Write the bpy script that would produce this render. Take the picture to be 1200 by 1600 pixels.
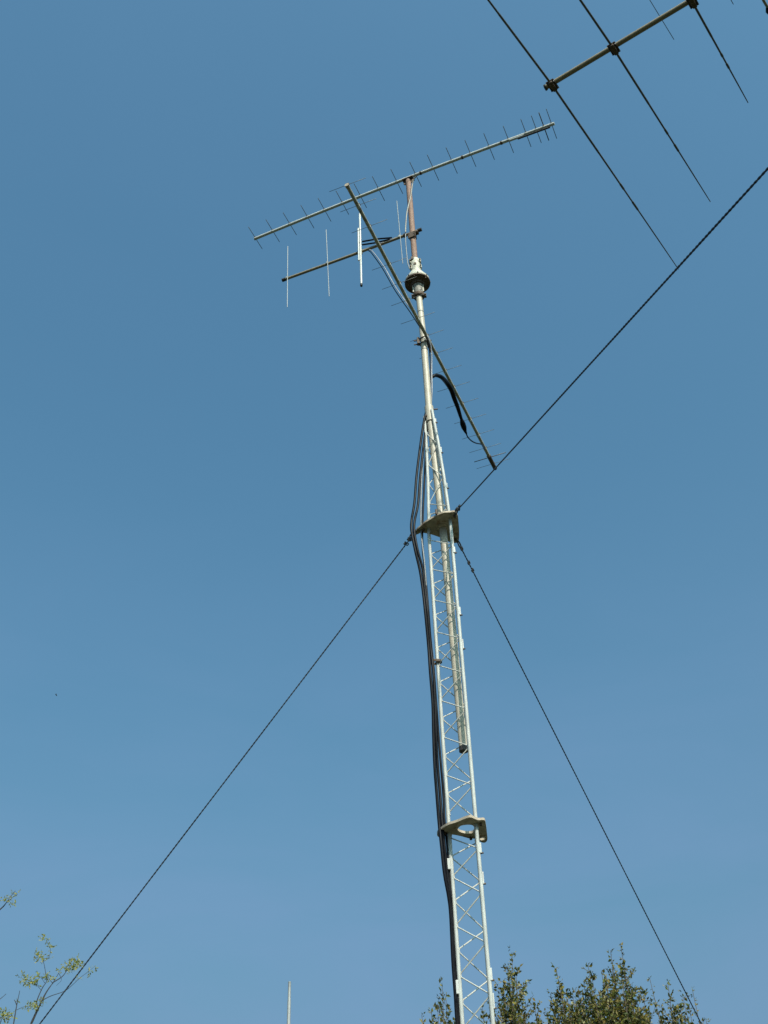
import bpy, bmesh, math, random
from mathutils import Vector, Matrix
random.seed(11)
R = math.radians
scene = bpy.context.scene
for o in list(bpy.data.objects):
    bpy.data.objects.remove(o)
C = scene.collection

# ---------------------------------------------------------------- camera, sky, sun, exposure
EYE = Vector((0, 0, 1.6))
FPX = 1800.0
PITCH = math.atan(FPX / 2130.0)          # camera looks steeply up
ROLL = math.atan(78 / 2130.0)
fw = Vector((0, math.cos(PITCH), math.sin(PITCH)))
u0 = Vector((0, -math.sin(PITCH), math.cos(PITCH)))
r0 = Vector((1, 0, 0))
rt = r0 * math.cos(ROLL) - u0 * math.sin(ROLL)
up = u0 * math.cos(ROLL) + r0 * math.sin(ROLL)
cd = bpy.data.cameras.new("camera")
cam = bpy.data.objects.new("camera", cd)
C.objects.link(cam)
cd.sensor_fit = 'AUTO'
cd.sensor_width = 36
cd.lens = FPX / 1600 * 36
cd.clip_start = 0.05
cd.clip_end = 6000
M3 = Matrix((rt, up, -fw)).transposed()
cam.matrix_world = Matrix.Translation(EYE) @ M3.to_4x4()
scene.camera = cam

SUN_AZ = R(159)        # clockwise from the view direction (+Y): behind the camera, to the right
SUN_EL = R(45)
w = bpy.data.worlds.new("World")
scene.world = w
w.use_nodes = True
nt = w.node_tree
bg = nt.nodes["Background"]
sky = nt.nodes.new("ShaderNodeTexSky")
sky.sky_type = 'NISHITA'
sky.sun_disc = False
sky.sun_elevation = SUN_EL
sky.sun_rotation = SUN_AZ
sky.altitude = 0
sky.air_density = 1.8
sky.dust_density = 9.0
sky.ozone_density = 6.0
wb = nt.nodes.new("ShaderNodeMix")          # white balance of the whole sky, one constant
wb.data_type = 'RGBA'
wb.blend_type = 'MULTIPLY'
wb.inputs["Factor"].default_value = 1.0
wb.inputs["B"].default_value = (0.61, 1.02, 1.05, 1)
nt.links.new(sky.outputs[0], wb.inputs["A"])
# thin high haze: faint uneven streaks, thicker towards the horizon
tcw = nt.nodes.new("ShaderNodeTexCoord")
sep = nt.nodes.new("ShaderNodeSeparateXYZ")
nt.links.new(tcw.outputs["Generated"], sep.inputs[0])
mr = nt.nodes.new("ShaderNodeMapRange")
mr.interpolation_type = 'SMOOTHSTEP'
mr.inputs["From Min"].default_value = 0.15
mr.inputs["From Max"].default_value = 0.72
mr.inputs["To Min"].default_value = 0.72
mr.inputs["To Max"].default_value = 0.04
nt.links.new(sep.outputs["Z"], mr.inputs["Value"])
mpw = nt.nodes.new("ShaderNodeMapping")
mpw.inputs["Rotation"].default_value = (0.1, 0.25, 0.4)
mpw.inputs["Scale"].default_value = (2.2, 3.0, 7.0)
nt.links.new(tcw.outputs["Generated"], mpw.inputs[0])
nzw = nt.nodes.new("ShaderNodeTexNoise")
nzw.inputs["Scale"].default_value = 1.3
nzw.inputs["Detail"].default_value = 5
nzw.inputs["Roughness"].default_value = 0.55
nzw.inputs["Distortion"].default_value = 0.6
nt.links.new(mpw.outputs[0], nzw.inputs["Vector"])
mr2 = nt.nodes.new("ShaderNodeMapRange")
mr2.inputs["From Min"].default_value = 0.3
mr2.inputs["From Max"].default_value = 0.7
mr2.inputs["To Min"].default_value = 0.55
mr2.inputs["To Max"].default_value = 1.15
nt.links.new(nzw.outputs[0], mr2.inputs["Value"])
mul = nt.nodes.new("ShaderNodeMath")
mul.operation = 'MULTIPLY'
nt.links.new(mr.outputs[0], mul.inputs[0])
nt.links.new(mr2.outputs[0], mul.inputs[1])
hz = nt.nodes.new("ShaderNodeMix")
hz.data_type = 'RGBA'
nt.links.new(mul.outputs[0], hz.inputs["Factor"])
nt.links.new(wb.outputs["Result"], hz.inputs["A"])
hz.inputs["B"].default_value = (1.42, 2.30, 3.85, 1)
nt.links.new(hz.outputs["Result"], bg.inputs[0])
bg.inputs[1].default_value = 0.15
sl = bpy.data.lights.new("sun", 'SUN')
sl.energy = 5.0
sl.angle = R(0.5)
sl.color = (1.0, 0.94, 0.82)
so = bpy.data.objects.new("sun", sl)
C.objects.link(so)
sdir = Vector((math.sin(SUN_AZ) * math.cos(SUN_EL), math.cos(SUN_AZ) * math.cos(SUN_EL), math.sin(SUN_EL)))
so.rotation_euler = sdir.to_track_quat('Z', 'Y').to_euler()
so.location = (20, -30, 40)
scene.view_settings.view_transform = 'Standard'
scene.view_settings.look = 'None'
scene.view_settings.gamma = 1
scene.view_settings.exposure = 0.0

# ---------------------------------------------------------------- where things stand (survey of the photo)
def ray(px, py):
    d = rt * (px - 600) - up * (py - 800) + fw * FPX
    return d.normalized()
def at_h(px, py, h):
    "point seen at px,py lying h metres above the eye"
    d = ray(px, py)
    return EYE + d * (h / d.z)
def at_d(px, py, dist):
    "point seen at px,py at horizontal distance dist"
    d = ray(px, py)
    return EYE + d * (dist / math.hypot(d.x, d.y))

# ---------------------------------------------------------------- materials
def mat(name, base, rough=0.5, metal=0.0, var=0.15, scale=30.0, spots=None, spot_amt=0.55, spot_scale=12.0, bump=0.0, spec=0.5, stretch=None):
    m = bpy.data.materials.new(name)
    m.use_nodes = True
    n = m.node_tree.nodes
    l = m.node_tree.links
    b = n["Principled BSDF"]
    b.inputs["Roughness"].default_value = rough
    b.inputs["Metallic"].default_value = metal
    b.inputs["Specular IOR Level"].default_value = spec
    tc = n.new("ShaderNodeTexCoord")
    src = tc.outputs["Object"]
    if stretch:
        mp = n.new("ShaderNodeMapping")
        mp.inputs["Scale"].default_value = stretch
        l.new(src, mp.inputs[0])
        src = mp.outputs[0]
    nz = n.new("ShaderNodeTexNoise")
    nz.inputs["Scale"].default_value = scale
    nz.inputs["Detail"].default_value = 6
    l.new(src, nz.inputs["Vector"])
    rp = n.new("ShaderNodeValToRGB")
    rp.color_ramp.elements[0].position = 0.3
    rp.color_ramp.elements[1].position = 0.7
    rp.color_ramp.elements[0].color = [c * (1 - var) for c in base] + [1]
    rp.color_ramp.elements[1].color = [min(1, c * (1 + var)) for c in base] + [1]
    l.new(nz.outputs[0], rp.inputs[0])
    out = rp.outputs[0]
    if spots:
        n2 = n.new("ShaderNodeTexNoise")
        n2.inputs["Scale"].default_value = spot_scale
        n2.inputs["Detail"].default_value = 8
        n2.inputs["Roughness"].default_value = 0.7
        l.new(src, n2.inputs["Vector"])
        r2 = n.new("ShaderNodeValToRGB")
        r2.color_ramp.elements[0].position = spot_amt
        r2.color_ramp.elements[1].position = spot_amt + 0.12
        r2.color_ramp.elements[0].color = (0, 0, 0, 1)
        r2.color_ramp.elements[1].color = (1, 1, 1, 1)
        l.new(n2.outputs[0], r2.inputs[0])
        mx = n.new("ShaderNodeMix")
        mx.data_type = 'RGBA'
        l.new(r2.outputs[0], mx.inputs["Factor"])
        l.new(out, mx.inputs["A"])
        mx.inputs["B"].default_value = list(spots) + [1]
        out = mx.outputs["Result"]
    l.new(out, b.inputs["Base Color"])
    if bump:
        bp = n.new("ShaderNodeBump")
        bp.inputs["Strength"].default_value = bump
        bp.inputs["Distance"].default_value = 0.004
        l.new(nz.outputs[0], bp.inputs["Height"])
        l.new(bp.outputs[0], b.inputs["Normal"])
    return m

def leaf_mat(name, cols, rough=0.45, trans=0.25):
    m = bpy.data.materials.new(name)
    m.use_nodes = True
    n = m.node_tree.nodes
    l = m.node_tree.links
    b = n["Principled BSDF"]
    b.inputs["Roughness"].default_value = rough
    b.inputs["Specular IOR Level"].default_value = 0.25
    g = n.new("ShaderNodeNewGeometry")
    rp = n.new("ShaderNodeValToRGB")
    rp.color_ramp.interpolation = 'LINEAR'
    e = rp.color_ramp.elements
    while len(e) < len(cols):
        e.new(0.5)
    for i, c in enumerate(cols):
        e[i].position = i / (len(cols) - 1)
        e[i].color = (*c, 1)
    l.new(g.outputs["Random Per Island"], rp.inputs[0])
    l.new(rp.outputs[0], b.inputs["Base Color"])
    tr = n.new("ShaderNodeBsdfTranslucent")
    l.new(rp.outputs[0], tr.inputs[0])
    ms = n.new("ShaderNodeMixShader")
    ms.inputs[0].default_value = trans
    l.new(b.outputs[0], ms.inputs[1])
    l.new(tr.outputs[0], ms.inputs[2])
    l.new(ms.outputs[0], n["Material Output"].inputs[0])
    return m

GALV = mat("galvanised_paint", (0.43, 0.435, 0.415), 0.55, 0.0, 0.16, 25, (0.25, 0.17, 0.11), 0.62, 11, 0.1, stretch=(1, 1, 0.35))
GALVROD = mat("galvanised_rod", (0.49, 0.475, 0.43), 0.6, 0.0, 0.18, 40, (0.26, 0.16, 0.10), 0.60, 16)
SLEEVE = mat("clean_galvanised", (0.52, 0.52, 0.50), 0.45, 0.0, 0.08, 30)
BEIGE = mat("weathered_beige_pipe", (0.44, 0.385, 0.305), 0.5, 0.0, 0.10, 18, (0.43, 0.35, 0.27), 0.66, 10, 0.08)
RUSTPIPE = mat("rusted_pipe", (0.255, 0.15, 0.11), 0.75, 0.0, 0.22, 30, (0.20, 0.10, 0.07), 0.60, 22, 0.3)
BRACKET = mat("rust_stained_bracket", (0.43, 0.35, 0.27), 0.7, 0.0, 0.25, 22, (0.20, 0.09, 0.045), 0.54, 16, 0.3)
DARKRUST = mat("dark_rusty_clamp", (0.10, 0.065, 0.045), 0.7, 0.2, 0.3, 40, (0.20, 0.09, 0.04), 0.60, 30, 0.3)
CASTING = mat("dirty_cast_aluminium", (0.52, 0.49, 0.41), 0.6, 0.0, 0.2, 25, (0.10, 0.08, 0.055), 0.545, 24, 0.25)
GRIMY = mat("grimy_cast_aluminium", (0.30, 0.28, 0.24), 0.6, 0.0, 0.3, 30, (0.06, 0.045, 0.035), 0.47, 34, 0.3)
DARKIRON = mat("dark_iron", (0.035, 0.032, 0.03), 0.6, 0.2, 0.3, 40)
ALU = mat("bright_aluminium", (0.52, 0.52, 0.50), 0.45, 0.1, 0.08, 30)
ALUW = mat("pale_aluminium", (0.26, 0.27, 0.27), 0.45, 0.15, 0.10, 30)
ALUDULL = mat("weathered_aluminium", (0.40, 0.36, 0.27), 0.55, 0.1, 0.22, 25, (0.16, 0.12, 0.08), 0.56, 16)
ALUOLD = mat("old_boom_aluminium", (0.25, 0.195, 0.12), 0.6, 0.0, 0.18, 20, (0.20, 0.16, 0.10), 0.62, 10)
ROD = mat("dark_oxidised_rod", (0.10, 0.10, 0.10), 0.5, 0.3, 0.2, 40)
RODPALE = mat("pale_thin_rod", (0.11, 0.11, 0.10), 0.5, 0.3, 0.2, 40)
COAX = mat("black_coax_jacket", (0.007, 0.007, 0.010), 0.4, 0.0, 0.3, 20, spec=0.10)
COAXG = mat("grey_coax_jacket", (0.16, 0.17, 0.18), 0.4, 0.0, 0.2, 20)
COAXW = mat("white_cable_jacket", (0.29, 0.26, 0.22), 0.5, 0.0, 0.12, 25)
WIRE = mat("dark_steel_strand", (0.035, 0.04, 0.05), 0.55, 0.4, 0.3, 30)
BARK = mat("grey_brown_bark", (0.10, 0.075, 0.055), 0.85, 0.0, 0.3, 30, bump=0.4)
TWIG = mat("dark_twig", (0.030, 0.028, 0.030), 0.8, 0.0, 0.3, 30)
POLEM = mat("pale_grey_pole", (0.24, 0.25, 0.25), 0.5, 0.0, 0.10, 20)
GROUND = mat("dry_grass_ground", (0.036, 0.042, 0.022), 0.95, 0.0, 0.3, 3.0, (0.06, 0.05, 0.035), 0.55, 0.6, 0.4, 0.05)
FEATHER = mat("dark_feathers", (0.03, 0.03, 0.035), 0.7, 0.0, 0.2, 30)
LEAFA = leaf_mat("olive_leaves", [(0.022, 0.036, 0.010), (0.042, 0.066, 0.016), (0.125, 0.135, 0.024), (0.22, 0.19, 0.036), (0.24, 0.17, 0.05), (0.07, 0.10, 0.020), (0.40, 0.34, 0.16)], 0.5, 0.32)  # random leaf tones, with sunlit yellow-brown and cream highlights put into the colour
LEAFB = leaf_mat("pale_feathery_leaves", [(0.15, 0.19, 0.04), (0.29, 0.30, 0.06), (0.40, 0.35, 0.11), (0.22, 0.24, 0.05)], 0.6, 0.4)

# ---------------------------------------------------------------- mesh helpers
def V(*a):
    return Vector(a)
def frames(pts):
    pts = [Vector(p) for p in pts]
    n = len(pts)
    T = []
    for i in range(n):
        a = pts[max(i - 1, 0)]
        b = pts[min(i + 1, n - 1)]
        t = (b - a)
        T.append(t.normalized() if t.length > 1e-9 else Vector((0, 0, 1)))
    ref = Vector((0, 0, 1)) if abs(T[0].z) < 0.9 else Vector((1, 0, 0))
    N = [(ref - T[0] * ref.dot(T[0])).normalized()]
    for i in range(1, n):
        v = N[-1] - T[i] * N[-1].dot(T[i])
        N.append(v.normalized())
    return pts, T, N
def tube(bm, pts, rad, seg=10, cap=True):
    pts, T, N = frames(pts)
    if not isinstance(rad, (list, tuple)):
        rad = [rad] * len(pts)
    rings = []
    for p, t, nn, r in zip(pts, T, N, rad):
        b = t.cross(nn)
        rings.append([bm.verts.new(p + (nn * math.cos(2 * math.pi * k / seg) + b * math.sin(2 * math.pi * k / seg)) * r) for k in range(seg)])
    for i in range(len(rings) - 1):
        for k in range(seg):
            f = bm.faces.new((rings[i][k], rings[i][(k + 1) % seg], rings[i + 1][(k + 1) % seg], rings[i + 1][k]))
            f.smooth = True
    if cap:
        bm.faces.new(rings[0][::-1])
        bm.faces.new(rings[-1])
def box(bm, c, ax, ay, az, hx, hy, hz, bevel=0.0):
    "box of half sizes hx,hy,hz along three axes"
    M = Matrix((Vector(ax).normalized(), Vector(ay).normalized(), Vector(az).normalized())).transposed()
    b2 = bmesh.new()
    bmesh.ops.create_cube(b2, size=2)
    for v in b2.verts:
        v.co = Vector((v.co.x * hx, v.co.y * hy, v.co.z * hz))
    if bevel:
        bmesh.ops.bevel(b2, geom=b2.edges[:], offset=bevel, segments=2, affect='EDGES', profile=0.5)
    base = len(bm.verts)
    mp = {}
    for v in b2.verts:
        mp[v.index] = bm.verts.new(Vector(c) + M @ v.co)
    for f in b2.faces:
        bm.faces.new([mp[v.index] for v in f.verts])
    b2.free()
def spline(pts, sub=6):
    P = [Vector(p) for p in pts]
    out = []
    for i in range(len(P) - 1):
        p0 = P[i - 1] if i > 0 else P[i] * 2 - P[i + 1]
        p1, p2 = P[i], P[i + 1]
        p3 = P[i + 2] if i + 2 < len(P) else P[i + 1] * 2 - P[i]
        for k in range(sub):
            t = k / sub
            out.append(0.5 * ((2 * p1) + (-p0 + p2) * t + (2 * p0 - 5 * p1 + 4 * p2 - p3) * t * t + (-p0 + 3 * p1 - 3 * p2 + p3) * t ** 3))
    out.append(P[-1])
    return out
def lathe(bm, base, axis, prof, seg=28):
    "prof: list of (height along axis, radius)"
    axis = Vector(axis).normalized()
    ref = Vector((1, 0, 0)) - axis * axis.x
    nx = ref.normalized()
    ny = axis.cross(nx)
    rings = []
    for h, r in prof:
        rings.append([bm.verts.new(Vector(base) + axis * h + (nx * math.cos(2 * math.pi * k / seg) + ny * math.sin(2 * math.pi * k / seg)) * r) for k in range(seg)])
    for i in range(len(rings) - 1):
        for k in range(seg):
            f = bm.faces.new((rings[i][k], rings[i][(k + 1) % seg], rings[i + 1][(k + 1) % seg], rings[i + 1][k]))
            f.smooth = True
    bm.faces.new(rings[0][::-1])
    bm.faces.new(rings[-1])
def plate(bm, outer, holes, z0, z1):
    "flat plate between z0 and z1 with round-cornered outline and holes (lists of x,y)"
    loops = [outer] + holes
    for z in (z0, z1):
        ed = []
        for lp in loops:
            vs = [bm.verts.new((p[0], p[1], z)) for p in lp]
            for i in range(len(vs)):
                ed.append(bm.edges.new((vs[i], vs[(i + 1) % len(vs)])))
        bmesh.ops.triangle_fill(bm, use_beauty=True, use_dissolve=False, edges=ed, normal=(0, 0, 1 if z == z1 else -1))
    for lp in loops:
        n = len(lp)
        a = [bm.verts.new((p[0], p[1], z0)) for p in lp]
        b = [bm.verts.new((p[0], p[1], z1)) for p in lp]
        for i in range(n):
            j = (i + 1) % n
            bm.faces.new((a[i], a[j], b[j], b[i]))
    bmesh.ops.remove_doubles(bm, verts=bm.verts[:], dist=0.0002)
    bmesh.ops.recalc_face_normals(bm, faces=bm.faces[:])
def obj(name, bm, m, parent=None):
    me = bpy.data.meshes.new(name)
    bm.normal_update()
    for e_ in bm.edges:                      # keep rims and corners crisp
        if len(e_.link_faces) == 2 and e_.calc_face_angle(0) > 0.7:
            e_.smooth = False
    bm.to_mesh(me)
    bm.free()
    o = bpy.data.objects.new(name, me)
    C.objects.link(o)
    me.materials.append(m)
    if parent is not None:
        o.parent = parent
        # world-space vertices: cancel the offset of the parents
        p = parent
        off = Vector((0, 0, 0))
        while p is not None:
            off += p.location
            p = p.parent
        me.transform(Matrix.Translation(-off))
    return o
def tag(o, label, cat, group=None, kind=None):
    o["label"] = label
    o["category"] = cat
    if group:
        o["group"] = group
    if kind:
        o["kind"] = kind
    return o
def thing(name, loc, label, cat, group=None):
    o = bpy.data.objects.new(name, None)
    o.empty_display_size = 0.1
    C.objects.link(o)
    o.location = loc
    return tag(o, label, cat, group)
def tpart(name, pts, rad, m, parent=None, seg=10):
    bm = bmesh.new()
    tube(bm, pts, rad, seg)
    return obj(name, bm, m, parent)
def bolt(parent, p, axis, r=0.006, l=0.012, m=None):
    bm = bmesh.new()
    a = Vector(axis).normalized()
    tube(bm, [Vector(p) - a * l, Vector(p) + a * l], r, 6)
    for f in bm.faces:
        f.smooth = False
    return obj("bolt", bm, m or DARKRUST, parent)

# ---------------------------------------------------------------- ground
bm = bmesh.new()
S = 2500
n = 24
gv = [[bm.verts.new((-S + 2 * S * i / n, -S + 2 * S * j / n, 0)) for j in range(n + 1)] for i in range(n + 1)]
for i in range(n):
    for j in range(n):
        bm.faces.new((gv[i][j], gv[i + 1][j], gv[i + 1][j + 1], gv[i][j + 1]))
g = obj("ground", bm, GROUND)
g["kind"] = "structure"
g["label"] = "dry grass ground below the tower"

# ---------------------------------------------------------------- lattice tower
AZ = R(3.84)
er = Vector((math.cos(AZ), -math.sin(AZ), 0))      # to the right of the sight line
ed = Vector((math.sin(AZ), math.cos(AZ), 0))       # away from the eye
AX = Vector((0.460, 6.985, 0))
SIDE = 0.202
def Z(h):
    return h + EYE.z
def mast_x(h):
    K = [(-2, 0.478), (3.78, 0.478), (5.7, 0.456), (7.04, 0.418), (7.9, 0.416), (8.7, 0.400), (9.1, 0.389), (10.6, 0.3805)]
    for (a, xa), (b, xb) in zip(K, K[1:]):
        if h <= b:
            return xa + (xb - xa) * (h - a) / (b - a)
    return K[-1][1]
def mast_p(h):
    return Vector((mast_x(h), 6.985, Z(h)))
LEGS = {'L': (-0.5774, 0.0), 'N': (0.2887, -0.5), 'F': (0.2887, 0.5)}
H_TAPER, H_TOP = 5.66, 6.99
def leg_p(k, h):
    a, b = LEGS[k]
    s = SIDE
    c = AX.copy()
    if h > H_TAPER:
        t = (h - H_TAPER) / (H_TOP - H_TAPER)
        s = SIDE + (0.078 - SIDE) * t
        mx = mast_p(h)
        c = AX.lerp(Vector((mx.x, mx.y, 0)), t)
    p = c + er * (a * s) + ed * (b * s)
    p.z = Z(h)
    return p
tower = thing("lattice_tower", (AX.x, AX.y, 0), "slim galvanised three-legged lattice tower with zigzag braces and tapered top, held by guy wires", "tower")
LR = 0.0128
for k, htop in (('L', 6.95), ('N', 6.99), ('F', 6.97)):
    hs = [-1.6, 0, 1, 2, 3, 4, 5, H_TAPER - 0.03, H_TAPER + 0.03, 6.2, 6.6, htop]
    tpart("leg", [leg_p(k, h) for h in hs], LR, GALV, tower, 14)

near_top = [6.747, 6.395, 5.979, 5.74]
near_mid = [5.608, 5.324, 5.036, 4.75, 4.462, 4.173, 3.887, 3.602, 3.322]
near_low = [3.163, 2.898, 2.592, 2.295]
while near_low[-1] > -1.45:
    near_low.append(near_low[-1] - 0.30)
def zig(a, b, nodes_a, nodes_b):
    "bent rod running from leg a to leg b and back down the tower"
    seq = []
    ia = ib = 0
    ev = sorted([(h, 'a') for h in nodes_a] + [(h, 'b') for h in nodes_b], reverse=True)
    bm = bmesh.new()
    pts = []
    for h, w_ in ev:
        me_, ot = (a, b) if w_ == 'a' else (b, a)
        d = (leg_p(ot, h) - leg_p(me_, h))
        d.z = 0
        d.normalize()
        p = leg_p(me_, h) + d * (LR + 0.003)
        g_ = 0.013
        pts += [p + Vector((0, 0, g_)) - d * 0.0, p - d * 0.0035, p - Vector((0, 0, g_))]
    tube(bm, pts, 0.0041, 8)
    return bm
def mids(l):
    return [(x + y) / 2 for x, y in zip(l, l[1:])]
for nodes in (near_top, near_mid, near_low):
    md = mids(nodes)
    obj("zigzag_brace", zig('L', 'N', nodes, md), GALVROD, tower)
    obj("zigzag_brace", zig('L', 'F', md, nodes), GALVROD, tower)
    obj("zigzag_brace", zig('N', 'F', md, nodes), GALVROD, tower)

# guy brackets: plates read off the photo in their own horizontal plane
def pl(px, h):
    return [(q.x, q.y) for q in (at_h(x, y, h) for x, y in px)]
def roundloop(px, h, sub=4):
    pts = pl(px, h)
    n_ = len(pts)
    out = []
    for i in range(n_):
        p0, p1, p2, p3 = (Vector((*pts[(i + j - 1) % n_], 0)) for j in range(4))
        for k in range(sub):
            t = k / sub
            q = 0.5 * ((2 * p1) + (-p0 + p2) * t + (2 * p0 - 5 * p1 + 4 * p2 - p3) * t * t + (-p0 + 3 * p1 - 3 * p2 + p3) * t ** 3)
            out.append((q.x, q.y))
    return out
def circ(c, r, n_=14):
    return [(c[0] + r * math.cos(2 * math.pi * i / n_), c[1] + r * math.sin(2 * math.pi * i / n_)) for i in range(n_)]
HP1, HP2 = 5.72, 3.194
up_out = [(648, 833), (652, 827), (658, 822), (664, 816.5), (670, 813), (678, 808.5), (686, 804), (694, 801), (703, 800.5), (711, 800), (715, 805), (716.5, 816), (717.5, 832), (716.5, 846), (711, 848.5), (704, 847.5), (697, 844.5), (688, 840), (677, 836), (667, 833.5), (658, 832.5), (652, 835)]
lo_out = [(683, 1305), (684.5, 1300), (691, 1294.5), (700, 1289), (715, 1284), (727, 1279), (735, 1277), (742, 1279.5), (748, 1281.5), (757, 1281.5), (759.5, 1290), (761, 1303), (761.5, 1312), (758, 1316.5), (752, 1316), (747, 1312.5), (741, 1310.5), (733, 1310), (722, 1307), (710, 1304.5), (699, 1304), (691, 1305.5), (686, 1308)]
lo_hole = [(715, 1296), (720, 1290.5), (731, 1288.7), (739, 1290), (741.5, 1296), (739, 1301), (732, 1302.3), (724, 1301.5), (718, 1299.5)]
bm = bmesh.new()
mp5 = mast_p(HP1)
plate(bm, roundloop(up_out, HP1), [circ((mp5.x, mp5.y), 0.038, 20)], Z(HP1), Z(HP1) + 0.016)
gb = obj("guy_bracket", bm, BRACKET, tower)
gb["label"] = "solid upper guy bracket with the mast through it"
# collar (bearing) round the mast on the upper plate
bm = bmesh.new()
lathe(bm, (mp5.x, mp5.y, Z(HP1) - 0.012), (0, 0, 1), [(0, 0.034), (0, 0.050), (0.010, 0.054), (0.0118, 0.034)], 24)
obj("bearing", bm, BRACKET, gb)
for q in ((662, 826), (710, 805), (712, 842)):
    p = at_h(q[0], q[1], HP1)
    bolt(gb, p + Vector((0, 0, 0.004)), (0, 0, 1), 0.010, 0.024)
bolt(gb, at_h(682, 804.5, HP1) + Vector((0, 0, 0.03)), (0, 0, 1), 0.009, 0.022)
bm = bmesh.new()
hole2 = pl([(754, 1311)], HP2)[0]
plate(bm, roundloop(lo_out, HP2), [roundloop(lo_hole, HP2), circ(hole2, 0.019, 14)], Z(HP2), Z(HP2) + 0.016)
gb2 = obj("guy_bracket", bm, BRACKET, tower)
gb2["label"] = "lower guy bracket with an open oval hole"
for q in ((735.5, 1308), (694, 1300), (751, 1286)):
    p = at_h(q[0], q[1], HP2)
    bolt(gb2, p + Vector((0, 0, 0.002)), (0, 0, 1), 0.009, 0.020)

# white sleeves where the sections are joined (small blocks clamped on the legs)
def collar(k, h, dr, dd, hl=0.030, w_=0.009):
    p = leg_p(k, h) + er * dr + ed * dd
    bm = bmesh.new()
    box(bm, p, er, ed, (0, 0, 1), w_, 0.012, hl, 0.003)
    o = obj("splice_sleeve", bm, SLEEVE, tower)
    d = er if dr > 0 else -er
    bolt(o, p + d * w_ - Vector((0, 0, hl * 0.9)), er, 0.006, 0.010)
def h_of(px, py):
    d = ray(px, py)
    return 7.0 * d.z / math.hypot(d.x, d.y)
collar('L', h_of(699, 1352), -0.0165, -0.015, 0.036, 0.011)
collar('L', h_of(714, 1544), -0.0165, -0.015, 0.040, 0.011)
collar('N', h_of(751, 1336), 0.0125, 0.0, 0.034)
collar('F', h_of(757, 1362), 0.0135, 0.0, 0.040)
collar('N', h_of(765, 1532), 0.0115, 0.0, 0.036)
collar('F', h_of(769, 1556), 0.0125, 0.0, 0.045)
collar('N', h_of(718, 968), 0.0115, 0.0, 0.035)
collar('F', h_of(722, 995), 0.013, 0.0, 0.042)
collar('N', h_of(711, 873), 0.010, -0.004, 0.028)
collar('N', h_of(683, 664), 0.012, 0.0, 0.022, 0.006)
collar('N', h_of(690, 712), 0.012, 0.0, 0.030, 0.006)
collar('N', h_of(699, 770), 0.012, 0.0, 0.026, 0.006)
# sleeve at the very top that the mast passes through
bm = bmesh.new()
a, b = mast_p(6.88), mast_p(7.06)
tube(bm, [a, b], 0.0385, 20)
sl_ = obj("mast_sleeve", bm, BEIGE, tower)
bolt(sl_, mast_p(7.03) + er * 0.055, er, 0.006, 0.020)
bolt(sl_, mast_p(6.93) - er * 0.030 - ed * 0.03, ed, 0.007, 0.012)
# dark tie round the cables on the left leg
bm = bmesh.new()
hc = h_of(683, 1035)
pc = leg_p('L', hc) - er * 0.012
ring = [pc + er * (0.040 * math.cos(t)) + ed * (0.024 * math.sin(t)) for t in [i * math.pi / 10 for i in range(21)]]
for p in range(3):
    tube(bm, [q + Vector((0, 0, 0.006 * p)) for q in ring], 0.005, 6)
box(bm, leg_p('L', hc) - ed * 0.022 + er * 0.004, er, ed, (0, 0, 1), 0.014, 0.008, 0.009, 0.003)
tag(obj("cable_tie", bm, DARKRUST), "dark tie binding the black cables to the left tower leg", "cable tie")

# ---------------------------------------------------------------- beige mast through the tower
H_M0, H_M1 = 3.80, 8.56
hs = [H_M0, 4.5, 5.2, 5.7, 6.4, 7.04, 7.5, 7.9, 8.3, H_M1]
mt = thing("mast_pipe", mast_p(H_M0), "beige steel mast pipe inside the lattice tower, its open end hanging between the legs", "mast")
tpart("pipe", [mast_p(h) for h in hs], 0.0295, BEIGE, mt, 22)
bm = bmesh.new()
a = mast_p(H_M0)
lathe(bm, a - Vector((0, 0, 0.035)), (0, 0, 1), [(0, 0.0255), (0, 0.031), (0.033, 0.031), (0.0348, 0.0255)], 20)
lathe(bm, a - Vector((0, 0, 0.004)), (0, 0, 1), [(0, 0.01), (0, 0.0255), (0.003, 0.0255), (0.003, 0.01)], 20)
obj("pipe_end", bm, DARKIRON, mt)
for h in (5.55, 8.30, 7.78):
    bm = bmesh.new()
    lathe(bm, mast_p(h), (0, 0, 1), [(0, 0.0296), (0.001, 0.0304), (0.010, 0.0304), (0.011, 0.0296)], 20)
    obj("seam_band", bm, RODPALE, mt)

# ---------------------------------------------------------------- rotator
hr = 8.745
rb = mast_p(hr)
rot = thing("antenna_rotator", mast_p(8.50), "bell-shaped rotator with whitish dome and dark underside, joining the two mast pipes", "rotator")
axr = (mast_p(9.1) - mast_p(8.6)).normalized()
bm = bmesh.new()
lathe(bm, rb, axr, [(0.004, 0.10), (0.0, 0.114), (0.012, 0.119), (0.026, 0.118), (0.040, 0.108), (0.075, 0.092), (0.11, 0.075), (0.135, 0.058), (0.155, 0.052), (0.165, 0.050)], 36)
bell = obj("bell_housing", bm, CASTING, rot)
for i in range(8):
    a = i * math.pi / 4 + 0.1
    p = rb + er * (0.117 * math.cos(a)) + ed * (0.117 * math.sin(a)) + axr * 0.012
    bolt(bell, p, er * math.cos(a) + ed * math.sin(a), 0.006, 0.009, DARKIRON)
bm = bmesh.new()
lathe(bm, rb, axr, [(-0.055, 0.050), (-0.050, 0.062), (-0.022, 0.070), (-0.018, 0.098), (-0.004, 0.112), (-0.0012, 0.112)], 32)
lathe(bm, rb, axr, [(-0.016, 0.112), (-0.016, 0.1225), (-0.003, 0.1225), (-0.003, 0.112)], 36)
fl = obj("base_flange", bm, DARKRUST, rot)
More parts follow.
